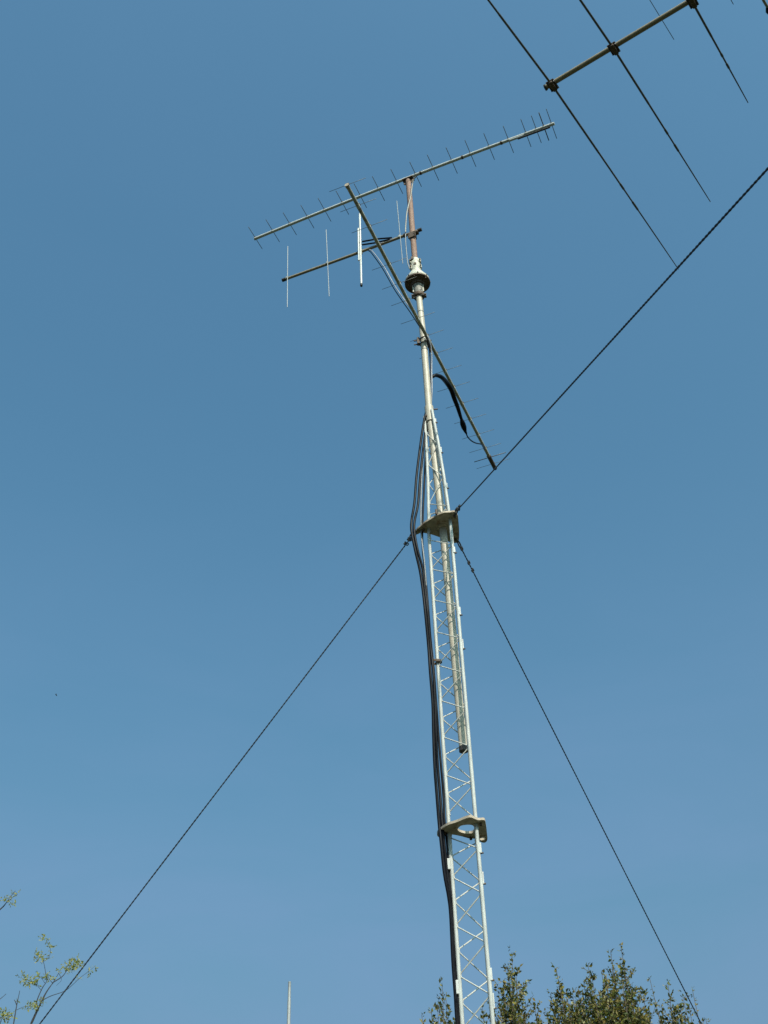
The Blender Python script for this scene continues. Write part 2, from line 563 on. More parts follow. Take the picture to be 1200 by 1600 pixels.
for i in range(6):
    a = i * math.pi / 3 + 0.3
    p = rb + er * (0.108 * math.cos(a)) + ed * (0.108 * math.sin(a)) - axr * 0.020
    bolt(fl, p, axr, 0.008, 0.010)
bm = bmesh.new()
lathe(bm, rb, axr, [(-0.170, 0.030), (-0.170, 0.040), (-0.150, 0.046), (-0.09, 0.046), (-0.058, 0.052), (-0.0555, 0.040)], 24)
neck = obj("neck", bm, GRIMY, rot)
bm = bmesh.new()
lathe(bm, rb, axr, [(-0.215, 0.031), (-0.215, 0.050), (-0.200, 0.056), (-0.185, 0.056), (-0.1715, 0.046), (-0.1715, 0.031)], 24)
for sx in (-1, 1):
    box(bm, rb - axr * 0.195 + er * (sx * 0.058), er, ed, axr, 0.012, 0.014, 0.022, 0.003)
lc = obj("lower_clamp", bm, DARKRUST, rot)
for sx in (-1, 1):
    bolt(lc, rb - axr * 0.20 + er * (sx * 0.060) - ed * 0.016, ed, 0.007, 0.012, DARKIRON)
    bm = bmesh.new()
    box(bm, rb - axr * 0.10 + er * (sx * 0.047) - ed * 0.01, er, ed, axr, 0.006, 0.010, 0.050, 0.002)
    obj("neck_rib", bm, CASTING, neck)
bm = bmesh.new()
lathe(bm, rb, axr, [(0.1655, 0.050), (0.18, 0.052), (0.27, 0.050), (0.33, 0.046), (0.345, 0.042), (0.345, 0.030)], 24)
uc = obj("upper_clamp", bm, CASTING, rot)
for sx, sh in ((-1, 0.30), (1, 0.30), (-1, 0.21), (1, 0.21)):
    bm = bmesh.new()
    box(bm, rb + axr * sh + er * (sx * 0.048) - ed * 0.020, er, ed, axr, 0.010, 0.016, 0.022, 0.004)
    obj("clamp_ear", bm, CASTING, uc)
    bolt(uc, rb + axr * sh + er * (sx * 0.048) - ed * 0.040, ed, 0.008, 0.012)
bm = bmesh.new()
box(bm, rb + axr * 0.325 - er * 0.024 - ed * 0.036, er, ed, axr, 0.014, 0.016, 0.020, 0.004)
obj("clamp_jaw", bm, DARKRUST, uc)
bm = bmesh.new()
box(bm, rb + axr * 0.23 - er * 0.004 - ed * 0.052, er, ed, axr, 0.012, 0.006, 0.012, 0.002)
obj("clamp_plate", bm, DARKRUST, uc)

# ---------------------------------------------------------------- rusty pipe above the rotator
H_R0, H_R1 = 9.02, 10.44
rp_ = thing("rusty_mast_pipe", mast_p(H_R0), "rust-brown pipe standing on the rotator and carrying the topmost antenna", "mast")
tpart("pipe", [mast_p(h) for h in (H_R0, 9.5, 10.0, H_R1)], 0.0285, RUSTPIPE, rp_, 22)
bm = bmesh.new()
lathe(bm, mast_p(H_R1), (0, 0, 1), [(0.0002, 0.026), (0.0, 0.031), (0.012, 0.031), (0.013, 0.026)], 20)
obj("pipe_rim", bm, DARKRUST, rp_)

# ---------------------------------------------------------------- yagi antennas
def line_pt(A, B, px, py):
    "point on the line A-B that is seen closest to the sight line through px,py"
    d = ray(px, py)
    u = (B - A).normalized()
    w0 = A - EYE
    b = u.dot(d)
    s = (b * d.dot(w0) - u.dot(w0)) / (1 - b * b)
    return A + u * s
UP = Vector((0, 0, 1))
def clamp(root, p, boomdir, mastr, name="mast_clamp", m=None, s=1.0):
    bm = bmesh.new()
    u = Vector(boomdir).normalized()
    n_ = u.cross(UP).normalized()
    box(bm, p, u, n_, UP, 0.055 * s, 0.005, 0.055 * s, 0.003)
    o = obj(name, bm, m or DARKRUST, root)
    return o, u, n_
def ubolt(parent, c, u, n_, r, reach, m=None, name="u_bolt"):
    "U-bolt round a vertical pipe at c, legs pointing along n_"
    bm = bmesh.new()
    pts = [c + n_ * reach + u * r]
    pts += [c + u * (r * math.cos(t)) - n_ * (r * math.sin(t)) for t in [i * math.pi / 8 for i in range(9)]]
    pts += [c + n_ * reach - u * r]
    tube(bm, pts, 0.0045, 8)
    return obj(name, bm, m or DARKRUST, parent)

# --- topmost long yagi (short cross rods all along the boom)
h1 = 10.475
A1 = at_h(397.5, 371.5, h1)
B1 = at_h(866, 191, h1)
d1 = (B1 - A1).normalized()
n1 = Vector((d1.y, -d1.x, 0))
y1 = thing("yagi_antenna", mast_p(H_R1), "long bright aluminium yagi on top of the rusty pipe, with short cross rods", "antenna", "antennas on the mast")
bow = lambda t: -0.035 * (2 * t - 1) ** 2 + 0.012
def on1(t):
    p = A1.lerp(B1, t)
    p.z += bow(t)
    return p
tpart("boom", [on1(i / 16) for i in range(17)], 0.0165, ALU, y1, 14)
xs1 = [(398.9, 370.4), (425.8, 359.6), (452.5, 349.2), (480, 338.6), (506.7, 328), (534.5, 317), (562.5, 306), (590.8, 294.8), (619.4, 283.5), (648.6, 271.8), (676, 261.5), (705.3, 250.5), (734.5, 239), (763.8, 228), (794, 217), (821.5, 207), (837.7, 201), (849.6, 197), (861.5, 192.5)]
for i, (x, y) in enumerate(xs1):
    p = line_pt(A1, B1, x, y)
    t = (p - A1).length / (B1 - A1).length
    p = on1(t) + UP * 0.012
    ln = 0.160 + 0.012 * (i / 18) + (0.012 if i == 18 else 0)
    if i == 17:
        e = tpart("driven_element", [p - n1 * ln, p + n1 * ln], 0.0052, ROD, y1, 8)
    else:
        tl = random.uniform(-0.004, 0.004)
        e = tpart("element", [p - n1 * ln + UP * tl, p + n1 * ln - UP * tl], 0.0034, ROD, y1, 8)
    bm = bmesh.new()
    box(bm, p + UP * 0.006, d1, n1, UP, 0.011, 0.009, 0.012, 0.002)
    obj("insulator", bm, DARKIRON, e)
# feed tube under the back of the boom, and joints
pa, pb = on1(0.885), on1(0.985)
tpart("balun_tube", [pa - UP * 0.034, pb - UP * 0.034], 0.010, DARKIRON, y1, 10)
tpart("boom_splice", [on1(0.86) - UP * 0.012, on1(0.905) - UP * 0.014], 0.013, ALU, y1, 12)
for (x, y) in ((656.5, 269), (722, 245), (783, 222)):
    p = line_pt(A1, B1, x, y)
    t = (p - A1).length / (B1 - A1).length
    p = on1(t)
    bm = bmesh.new()
    tube(bm, [p - d1 * 0.010, p + d1 * 0.010], 0.0195, 12)
    obj("boom_joint", bm, DARKRUST, y1)
tm = line_pt(A1, B1, 636.5, 277)
c1, u_, n_ = clamp(y1, Vector((mast_x(10.4), 6.985, Z(h1) - 0.055)) - n1 * -0.0, d1, 0.03, s=0.8)
bm = bmesh.new()
pt = mast_p(10.435)
box(bm, Vector((pt.x, pt.y, Z(10.447))), d1, n1, UP, 0.060, 0.034, 0.007, 0.003)
sd = obj("saddle", bm, DARKRUST, c1)
for s_ in (-1, 1):
    bolt(c1, Vector((pt.x, pt.y, Z(10.42))) + d1 * (0.046 * s_), UP, 0.007, 0.030)

# --- lower long yagi, reaching towards the viewer
h2 = 7.90
A2 = at_h(542.5, 288, h2)
B2 = at_h(773, 729, h2)
d2 = (B2 - A2).normalized()
n2 = Vector((d2.y, -d2.x, 0))
y2 = thing("yagi_antenna", mast_p(h2), "long dull grey yagi clamped to the beige pipe below the bell-shaped rotator", "antenna", "antennas on the mast")
tpart("boom", [A2.lerp(B2, i / 12) - UP * (0.02 * (2 * i / 12 - 1) ** 2) for i in range(13)], 0.0150, ALUDULL, y2, 14)
bm = bmesh.new()
tube(bm, [A2 - d2 * 0.012 - UP * 0.02, A2 + d2 * 0.014 - UP * 0.02], 0.0185, 12)
obj("end_cap", bm, BRACKET, y2)
bm = bmesh.new()
tube(bm, [B2 - d2 * 0.20 - UP * 0.018, B2 + d2 * 0.01 - UP * 0.022], 0.021, 12)
obj("feed_housing", bm, DARKRUST, y2)
xs2 = [(543, 288.5), (559.8, 321), (577.6, 354), (592.5, 383), (608.7, 413.8), (624.4, 443.8), (638.2, 470), (653, 499), (667.5, 526.5), (681.5, 554), (695.5, 581), (709, 606), (722.5, 631.5), (735.3, 655.5), (748, 679), (759, 700), (766.5, 714), (771.3, 724)]
for i, (x, y) in enumerate(xs2):
    p = line_pt(A2, B2, x, y)
    t = (p - A2).length / (B2 - A2).length
    p = A2.lerp(B2, t) - UP * (0.02 * (2 * t - 1) ** 2) + UP * 0.018
    ln = 0.158 + 0.010 * t + (0.012 if i == 17 else 0)
    nm, r_ = ("driven_element", 0.0040) if i == 16 else ("element", 0.0019)
    tl = random.uniform(-0.004, 0.004)
    e = tpart(nm, [p - n2 * ln + UP * tl, p + n2 * ln - UP * tl], r_, ROD if i == 16 else RODPALE, y2, 8)
    bm = bmesh.new()
    box(bm, p + UP * 0.003, d2, n2, UP, 0.010, 0.016, 0.009, 0.002)
    obj("insulator", bm, DARKIRON, e)
    bm = bmesh.new()
    tube(bm, [p - UP * 0.018 - d2 * 0.013, p - UP * 0.018 + d2 * 0.013], 0.0172, 12)
    obj("sunlit_band", bm, SLEEVE if i % 3 else BEIGE, e)  # added pale bands: sunlit bits of the fittings put into the colour
mc = line_pt(A2, B2, 669.5, 541)
mpt = mast_p(mc.z - EYE.z)
side = (Vector((mpt.x, mpt.y, 0)) - Vector((mc.x, mc.y, 0)))
side = side - d2 * side.dot(d2)
sdir_ = side.normalized()
c2, u_, n_ = clamp(y2, mc + sdir_ * 0.019, d2, 0.03, s=1.0)
for dz in (-0.032, 0.032):
    ubolt(c2, Vector((mpt.x, mpt.y, mc.z + dz)), d2, -sdir_, 0.035, 0.065)
bm = bmesh.new()
box(bm, Vector((mpt.x, mpt.y, mc.z)) - er * 0.048 - ed * 0.012, er, ed, UP, 0.012, 0.018, 0.040, 0.003)
obj("clamp_jaw", bm, DARKRUST, c2)
for dz in (-0.025, 0.025):
    bolt(c2, Vector((mpt.x, mpt.y, mc.z + dz)) - er * 0.068, er, 0.006, 0.022)

# --- upright four-rod yagi
h3 = 9.515
A3 = at_h(444, 437, h3)
B3 = at_h(655.5, 359.5, h3)
d3 = (B3 - A3).normalized()
n3 = Vector((d3.y, -d3.x, 0))
if n3.y > 0:
    n3 = -n3
# the boom passes just in front of the rusty pipe
y3 = thing("yagi_antenna", mast_p(h3), "small yagi with four upright pale rods, clamped across the rusty pipe", "antenna", "antennas on the mast")
off3 = Vector((0, 0, 0))
tpart("boom", [A3, A3.lerp(B3, 0.5) - UP * 0.004, B3], 0.0145, ALUOLD, y3, 14)
for p, q in ((A3, -1), (B3, 1)):
    bm = bmesh.new()
    tube(bm, [p + d3 * (0.022 * q), p - d3 * (0.020 * q)], 0.0185, 12)
    obj("end_cap", bm, DARKIRON, y3)
def vert_el(top, bot, bx, r, m, name, offs=0.0):
    p = line_pt(A3, B3, *bx)
    pa, pb = None, None
    dist = math.hypot(p.x, p.y) - offs
    a = at_d(top[0], top[1], dist)
    b = at_d(bot[0], bot[1], dist)
    return tpart(name, [a, (a + b) / 2, b], r, m, y3, 8), p
for (tp, bt, bx) in (((449.6, 385), (448.8, 480), (449.3, 434.8)), ((509.5, 359), (514.3, 463), (512, 412.0)), ((620, 314), (629.3, 412), (624.6, 371))):
    e, p = vert_el(tp, bt, bx, 0.0036, ALUW, "element", 0.02)
    bm = bmesh.new()
    box(bm, p + n3 * 0.012, d3, n3, UP, 0.012, 0.010, 0.016, 0.003)
    obj("element_clip", bm, ALUW, e)
e, p = vert_el((562, 334), (564.6, 446), (563, 393.5), 0.0105, ALU, "driven_element", 0.025)
bm = bmesh.new()
tube(bm, [at_d(564.6, 443.5, math.hypot(p.x, p.y) - 0.025), at_d(564.65, 447, math.hypot(p.x, p.y) - 0.025)], 0.012, 8)
obj("rod_tip", bm, DARKIRON, e)
dd_ = math.hypot(p.x, p.y) - 0.05
a, b = at_d(559.6, 357, dd_), at_d(560.6, 407, dd_)
tpart("matching_tube", [a, (a + b) / 2, b], 0.0085, ALU, y3, 8)
for yy in (358.5, 378, 405):
    t = (yy - 357) / 50
    q = a.lerp(b, t)
    q2 = at_d(562 + 2.6 * (yy - 334) / 112, yy, dd_ + 0.025)
    tpart("matching_strap", [q, q2], 0.0065, ALUDULL, y3, 8)
bm = bmesh.new()
box(bm, p - n3 * -0.005 , d3, n3, UP, 0.022, 0.016, 0.040, 0.004)
obj("feed_box", bm, ALUDULL, y3)
pm = mast_p(h3)
bm = bmesh.new()
bc = line_pt(A3, B3, 645.5, 363.5)
box(bm, bc - UP * 0.022, d3, n3, UP, 0.055, 0.024, 0.012, 0.003)
box(bm, Vector((pm.x, pm.y, Z(h3) - 0.058)) + n3 * 0.034, d3, n3, UP, 0.040, 0.006, 0.040, 0.003)
mc3 = obj("mast_clamp", bm, DARKRUST, y3)
for dz in (-0.075, -0.040):
    ubolt(mc3, Vector((pm.x, pm.y, Z(h3) + dz)), d3, n3, 0.034, 0.055)
bm = bmesh.new()
tube(bm, [line_pt(A3, B3, 632, 367) - d3 * 0.012, line_pt(A3, B3, 632, 367) + d3 * 0.014], 0.021, 12)
obj("boom_band", bm, DARKRUST, y3)

# ---------------------------------------------------------------- large beam antenna, upper right (own mast outside the photo)
hb = 9.0
Ah = at_h(852, 137, hb)
Bh0 = at_h(1082, -1, hb)
dh = (Bh0 - Ah).normalized()
BL = 4.4
Bh = Ah + dh * BL
yh = thing("beam_antenna", Ah + dh * 2.6, "large beam antenna with thick boom and long dark tapering rods in the upper right corner", "antenna", "antennas on the far mast")
tpart("boom", [Ah, Ah + dh * BL], 0.0215, ALUOLD, yh, 18)
bm = bmesh.new()
tube(bm, [Ah - dh * 0.006, Ah + dh * 0.012], 0.0275, 14)
obj("end_cap", bm, DARKIRON, yh)
def hf_el(cx, top, bot, scale=1.0, nm="element"):
    c = line_pt(Ah, Bh, *cx)
    t = at_h(*top, hb) if top else None
    b = at_h(*bot, hb)
    vb = (b - c)
    L_ = vb.length
    ub = vb.normalized()
    ut = (t - c).normalized() if t else -ub
    dz = -0.032
    def arm(u):
        pts, rr = [], []
        for f, r in ((0, .0100), (.18, .0098), (.33, .0096), (.34, .0083), (.5, .008), (.505, .0104), (.53, .0104), (.535, .0073), (.60, .0071), (.605, .0106), (.645, .0100), (.65, .0065), (.8, .0058), (1.0, .0040)):
            pts.append(c + u * (L_ * f) + UP * (dz - 0.035 * f * f))
            rr.append(r)
        return pts, rr
    bm = bmesh.new()
    pts, rr = arm(ub)
    tube(bm, pts, rr, 10)
    pts, rr = arm(ut)
    tube(bm, pts, rr, 10)
    e = obj(nm, bm, ROD, yh)
    nn = Vector((dh.y, -dh.x, 0))
    bm = bmesh.new()
    box(bm, c + UP * (-0.026), dh, ub, UP, 0.036, 0.054, 0.0045, 0.003)
    box(bm, c + UP * (-0.044), dh, ub, UP, 0.018, 0.050, 0.011, 0.004)
    k = obj("element_clamp", bm, DARKRUST, yh)
    for s in (-1, 1):
        for s2 in (-1, 1):
            bolt(k, c + dh * (0.028 * s) + ub * (0.036 * s2) + UP * (-0.034), UP, 0.007, 0.014, DARKIRON)
hf_el((862.5, 130.5), (765, 0), (1058, 414))
hf_el((957, 71), (908, 0), (1107.5, 308.5), nm="driven_element")
hf_el((1080, -1), None, (1166, 154))
c4 = Ah + dh * 3.4
pp = c4
hf4 = [line_pt(Ah, Bh, 1330, -150)]

# second, smaller antenna higher up on the same unseen mast: two rod tips reach into the photo
hk = 11.0
ta, tb = at_h(1053.5, 63, hk), at_h(1146.5, 8, hk)
du = (at_h(1053.5, 63, hk) - at_h(1015, 0, hk)).normalized()
ys = thing("yagi_antenna", ta - du * 1.0, "thin-rod antenna above the thick boom, only fine rod tips in view", "antenna", "antennas on the far mast")
db = (tb - ta).normalized()
tpart("boom", [ta - du * 1.0 - db * 0.15, ta - du * 1.0 + db * 3.2], 0.016, ALUOLD, ys, 12)
for p in (ta, tb, tb + db * 0.75, tb + db * 1.4, tb + db * 2.0):
    tpart("element", [p - du * 2.0 + UP * 0.016, p + UP * 0.016], 0.0034, ROD, ys, 8)
# the mast that carries both (stands outside the frame)
mb = Ah + dh * 2.95
mb2 = Vector((mb.x, mb.y, 0)) + Vector((0.05, 0.05, 0))
fm = thing("support_mast", (mb2.x, mb2.y, 0), "second grey mast to the right, outside the picture, carrying the large beam antenna", "mast")
tpart("pipe", [mb2, Vector((mb2.x, mb2.y, Z(hk + 0.3)))], 0.032, GALV, fm, 18)
# pale loop of cable hanging from the large beam antenna into the top right corner
bm = bmesh.new()
lp = [at_h(1178, -60, hb - 0.1), at_h(1185, -25, hb - 0.15), at_h(1191, -4, hb - 0.17), at_h(1196, 6, hb - 0.18), at_h(1200.5, 13, hb - 0.18)]
lc_ = thing("cable_loop", lp[0], "pale cable with a black taped end hanging into the top right corner", "cable")
tpart("cable", spline(lp), 0.011, COAXW, lc_, 10)
tpart("cable", spline([p + dh * 0.055 for p in lp[:-1]] + [lp[-1] + dh * 0.01]), 0.011, COAXW, lc_, 10)
tpart("taped_end", [at_h(1199.5, 11, hb - 0.18), at_h(1201, 17, hb - 0.18), at_h(1203, 22, hb - 0.18)], [0.016, 0.024, 0.014], COAX, lc_, 12)

# ---------------------------------------------------------------- guy wires
def twisted(A, B, r=0.0038, pitch=0.060, sag=0.0):
    u = (B - A).normalized()
    L_ = (B - A).length
    s1 = u.cross(UP).normalized()
    s2 = u.cross(s1)
    bm = bmesh.new()
    n_ = int(L_ / pitch * 8)
    for ph in (0, math.pi):
        pts = []
        for i in range(n_ + 1):
            t = i / n_
            a = ph + 2 * math.pi * (t * L_ / pitch)
            pts.append(A + u * (t * L_) + (s1 * math.cos(a) + s2 * math.sin(a)) * (r * 0.45) - UP * (sag * 4 * t * (1 - t)))
        tube(bm, pts, r, 6)
    return bm
def guy(name_label, corner_px, h, far, az_deg, clips):
    P0 = at_h(*corner_px, h) + UP * 0.006
    a = AZ + R(az_deg)
    hd = Vector((math.sin(a), math.cos(a), 0))
    nn = Vector((hd.y, -hd.x, 0))
    r_ = ray(*far)
    t = (P0 - EYE).dot(nn) / r_.dot(nn)
    X = EYE + r_ * t
    u = (X - P0).normalized()
    L_ = P0.z / -u.z
    root = thing("guy_wire", P0, name_label, "guy wire", "guy wires of the lattice tower")
    obj("wire", twisted(P0 + u * 0.06, P0 + u * L_, sag=0.0), WIRE, root)
    bm = bmesh.new()
    s = u.cross(UP).normalized()
    w_ = s.cross(u)
    pts = [P0 + u * 0.10 + w_ * 0.004] + [P0 + u * (0.045 - 0.04 * math.sin(t_)) + w_ * (0.022 * math.cos(t_)) for t_ in [i * math.pi / 8 for i in range(9)]] + [P0 + u * 0.10 - w_ * 0.004]
    tube(bm, pts, 0.006, 8)
    obj("thimble", bm, DARKIRON, root)
    for dd in clips:
        bm = bmesh.new()
        c = P0 + u * dd
        tube(bm, [c - w_ * 0.018, c + w_ * 0.026], 0.0045, 6)
        tube(bm, [c - w_ * 0.018 + u * 0.018, c + w_ * 0.023 + u * 0.018], 0.0045, 6)
        box(bm, c + u * 0.009 + w_ * 0.012, u, w_, s, 0.014, 0.006, 0.009, 0.002)
        tube(bm, [c - w_ * 0.018, c - w_ * 0.020 + u * 0.009, c - w_ * 0.018 + u * 0.018], 0.0045, 6)
        obj("wire_clip", bm, DARKIRON, root)
    return P0, u
guy("dark guy wire running down to the sparse tree at the lower left", (650, 831), HP1, (62, 1600), -70, (0.075, 0.12))
guy("dark guy wire rising from the upper bracket to the right edge of the photo", (711, 802), HP1, (1200, 263), 164, (0.06, 0.13))
guy("dark guy wire running down to the lower right, past the treetops", (714.5, 845), HP1, (1096, 1600), 26, (0.07, 0.20, 0.27))

# ---------------------------------------------------------------- coax cables
def cable(label, pts, r, m, name="coax_cable", sub=6, group=None):
    bm = bmesh.new()
    tube(bm, spline(pts, sub), r, 10)
    return tag(obj(name, bm, m), label, "cable", group)
GC = "cables running down the tower"
crnd = random.Random(3)
def px_path(l, d0=6.98):
    return [at_d(x + crnd.uniform(-0.8, 0.8), y, d + crnd.uniform(-0.008, 0.008)) for x, y, d in l]
def below(x, y, d):
    "carry a cable on down the leg to the ground below the frame"
    q = at_d(x, y, d)
    return [Vector((q.x, q.y, z)) for z in (2.6, 1.2, 0.02)]
cable("thick black cable bowing out round the upper bracket, outermost on the tower's left", px_path([(667, 640, 7.0), (662, 662, 6.98), (656, 700, 6.95), (651.5, 745, 6.93), (648, 785, 6.92), (642.5, 812, 6.91), (642.5, 830, 6.90), (649, 862, 6.91), (656, 892, 6.92), (661, 925, 6.93), (664.5, 960, 6.94), (669, 1010, 6.95), (672.5, 1050, 6.95), (675.5, 1100, 6.95), (677, 1150, 6.95), (679, 1200, 6.95), (682.5, 1240, 6.95), (686, 1285, 6.95), (689, 1320, 6.95), (695, 1365, 6.95), (700, 1400, 6.96), (704, 1430, 6.97), (707.5, 1500, 6.98), (712, 1560, 6.98), (714, 1600, 6.98)]) + below(714, 1600, 6.98), 0.0102, COAX, group=GC)
cable("second black cable lying against the bowed outermost cable", px_path([(668, 645, 7.01), (664, 675, 6.99), (660, 710, 6.97), (655.5, 750, 6.95), (652.5, 788, 6.94), (647.5, 814, 6.93), (647, 832, 6.92), (653, 860, 6.93), (660, 890, 6.94), (665, 925, 6.95), (668.5, 960, 6.96), (673, 1010, 6.97), (676.5, 1050, 6.97), (679.5, 1100, 6.97), (681, 1150, 6.97), (683.5, 1200, 6.97), (687.5, 1240, 6.97), (691, 1285, 6.97), (694, 1320, 6.97), (699, 1365, 6.97), (703.5, 1400, 6.98), (706.5, 1430, 6.99), (709.5, 1500, 7.0), (714, 1560, 7.0), (716.5, 1600, 7.0)]) + below(716.5, 1600, 7.0), 0.0098, COAX, group=GC)
cable("black cable running close along the left tower leg", px_path([(669, 650, 7.04), (666, 690, 7.03), (663, 740, 7.03), (661, 800, 7.03), (660.5, 850, 7.03), (664, 900, 7.02), (669, 950, 7.01), (673, 1000, 7.0), (677.5, 1040, 7.0), (681.5, 1100, 7.0), (685, 1150, 7.0), (689, 1200, 7.0), (692.5, 1240, 7.0), (695.5, 1285, 7.0), (698.5, 1320, 7.0), (702.5, 1365, 7.0), (706.5, 1420, 7.0), (710.5, 1500, 7.01), (715, 1560, 7.02), (718, 1600, 7.02)]) + below(718, 1600, 7.02), 0.0080, COAX, group=GC)  # coax lower down; near the upper bracket its black stands for the leg's shadow
cable("grey cable showing beside the left leg near the upper bracket", px_path([(668.5, 648, 7.03), (664, 685, 7.02), (660, 730, 7.02), (657.5, 780, 7.02), (658.5, 830, 7.01), (663, 880, 7.01), (667.5, 930, 7.02), (672, 990, 7.03), (678, 1050, 7.03), (684, 1130, 7.03), (690, 1220, 7.03), (697, 1300, 7.03), (704, 1380, 7.03), (710, 1450, 7.04), (718.5, 1535, 7.05), (724, 1600, 7.06)]) + below(724, 1600, 7.06), 0.0062, COAXG, group=GC)
# cables on the mast
r0p = mast_p
cable("white cable drooping beside the rusty pipe from the topmost boom", [at_d(650, 276, 6.90), at_d(646, 281, 6.92), at_d(644, 291, 6.94), at_d(641.5, 308, 6.94), at_d(638.5, 320, 6.94), at_d(635.5, 334, 6.94), at_d(634, 352, 6.95), at_d(633.5, 363, 6.95)], 0.0062, COAXW)
cable("thin dark cable hanging from the upright-rod antenna to the rotator", [at_d(633.5, 366, 6.95), at_d(634, 380, 6.95), at_d(635.5, 397, 6.95), at_d(637, 411, 6.95), at_d(640, 420, 6.95)], 0.0050, COAXG)
cable("pale grey cable hanging from the upright-rod antenna down beside the beige pipe", [line_pt(A3, B3, 577, 388) - UP * 0.02, at_d(583, 394, 7.10), at_d(600, 417, 7.05), at_d(617, 447, 7.0), at_d(630, 466, 6.95), at_d(642, 483, 6.92), at_d(654, 502, 6.90), at_d(664, 518, 6.90), at_d(671.5, 534, 6.94), at_d(674.5, 552, 6.99), at_d(674.5, 580, 7.02), at_d(675, 610, 7.03), at_d(674, 640, 7.06), at_d(676, 690, 7.05), at_d(682, 760, 7.03)], 0.0056, mat("pale_cable_jacket", (0.29, 0.29, 0.32), 0.4, 0.0, 0.25, 12))
cable("thin black cable twinned with the pale one behind the long dull boom", [line_pt(A3, B3, 576, 388) - UP * 0.035, at_d(581, 396, 7.12), at_d(598, 420, 7.07), at_d(615, 450, 7.02), at_d(629, 471, 6.97), at_d(641, 488, 6.94), at_d(654, 508, 6.92), at_d(664, 523, 6.92), at_d(669.5, 540, 6.97), at_d(672, 560, 7.02), at_d(672.5, 600, 7.03), at_d(672, 645, 7.06)], 0.0050, COAX)
# balun arms on the upright yagi
for k, (ya, yb) in enumerate(((377.5, 371.5), (382.5, 374))):
    a = at_d(566, ya, math.hypot(*line_pt(A3, B3, 566, 392).xy) - 0.03)
    b = at_d(612 if k == 0 else 609, yb, math.hypot(*line_pt(A3, B3, 612, 375).xy) - 0.03)
    o = tpart("balun_arm", [a, a.lerp(b, 0.5) + UP * (0.012 if k == 0 else -0.01), b], 0.0085, COAX, y3, 8)
# thick jacketed lead to the lower yagi
lead = thing("feed_cable", at_d(680, 588, 7.0), "thick black taped lead arching from the beige mast to the dull long yagi", "cable")
q = lambda x, y, t: at_d(x, y, math.hypot(*line_pt(A2, B2, x + t, y).xy))
LD = [at_d(676, 589, 7.03), at_d(681, 586.5, 7.05), at_d(690, 589.5, 7.12), at_d(698, 598, 7.25), at_d(705, 609, 7.35), at_d(710, 623, 7.45), at_d(715, 636, 7.55), at_d(719, 649, 7.62), at_d(722, 658, 7.66)]
sp = spline(LD)
tpart("lead", sp, [0.0125 + 0.0095 * math.sin(math.pi * i / (len(sp) - 1)) for i in range(len(sp))], COAX, lead, 12)
K = [at_d(721, 655, 7.65), at_d(723, 662, 7.68), at_d(725, 668, 7.72), at_d(727, 674, 7.75), at_d(729, 678, 7.78)]
tpart("connector", K, [0.015, 0.026, 0.025, 0.014, 0.008], COAX, lead, 12)
tpart("tail", spline([at_d(728, 676, 7.77), at_d(731, 683, 7.82), at_d(737, 689, 7.90), at_d(744, 692.5, 8.0), at_d(752.5, 694.5, 8.15), line_pt(A2, B2, 758, 699) - UP * 0.02]), 0.0062, COAX, lead, 8)

# ---------------------------------------------------------------- far pole, bird
pq = at_d(452.5, 1535, 24)
fp = thing("pole", (pq.x, pq.y, 0), "thin pale grey pole poking up at the bottom edge, left of the tower", "pole")
zt = pq.z
tpart("shaft", [(pq.x, pq.y, 0), (pq.x, pq.y, zt - 0.35), (pq.x, pq.y, zt - 0.34), (pq.x, pq.y, zt)], [0.044, 0.034, 0.030, 0.028], POLEM, fp, 12)
tpart("pole_cap", [(pq.x, pq.y, zt - 0.01), (pq.x, pq.y, zt + 0.012)], 0.030, POLEM, fp, 12)
bp_ = at_d(88, 1086, 110)
bird = thing("bird", bp_, "tiny dark speck of a distant bird in the open sky at the left", "bird")
bm = bmesh.new()
ax_ = Vector((0.5, 0.3, -0.6)).normalized()
tube(bm, [bp_ - ax_ * 0.16, bp_ - ax_ * 0.10, bp_, bp_ + ax_ * 0.09, bp_ + ax_ * 0.14], [0.02, 0.04, 0.05, 0.035, 0.01], 8)
obj("body", bm, FEATHER, bird)
for s in (-1, 1):
    bm = bmesh.new()
    wd = Vector((0.15 * s, -0.9 * s, 0.35)).normalized()
    vs = [bp_ + ax_ * 0.05, bp_ - ax_ * 0.05, bp_ + wd * 0.12 - ax_ * 0.05, bp_ + wd * 0.20 - ax_ * 0.02, bp_ + wd * 0.11 + ax_ * 0.05]
    lo = [bm.verts.new(v) for v in vs]
    hi = [bm.verts.new(v + Vector((0, 0, 0.008))) for v in vs]
    bm.faces.new(lo)
    bm.faces.new(hi[::-1])
    for i in range(5):
        bm.faces.new((lo[i], hi[i], hi[(i + 1) % 5], lo[(i + 1) % 5]))
    obj("wing", bm, FEATHER, bird)

# ---------------------------------------------------------------- trees
rnd = random.Random(5)
def rv():
    while True:
        v = Vector((rnd.uniform(-1, 1), rnd.uniform(-1, 1), rnd.uniform(-1, 1)))
        if 0.1 < v.length < 1:
            return v.normalized()
def leaf(bm, p, d, l, w_):
    "small pointed leaf, folded along its midrib"
    d = d.normalized()
    s = d.cross(rv())
    if s.length < 1e-3:
        return
    s.normalize()
    n_ = s.cross(d)
    a = bm.verts.new(p)
    m1 = bm.verts.new(p + d * (l * 0.45) + n_ * (l * -0.06))
    tip = bm.verts.new(p + d * l + n_ * (l * -0.16))
    e1 = bm.verts.new(p + d * (l * 0.42) + s * w_ + n_ * (l * 0.05))
    e2 = bm.verts.new(p + d * (l * 0.42) - s * w_ + n_ * (l * 0.05))
    bm.faces.new((a, e1, tip, m1))
    bm.faces.new((a, m1, tip, e2))
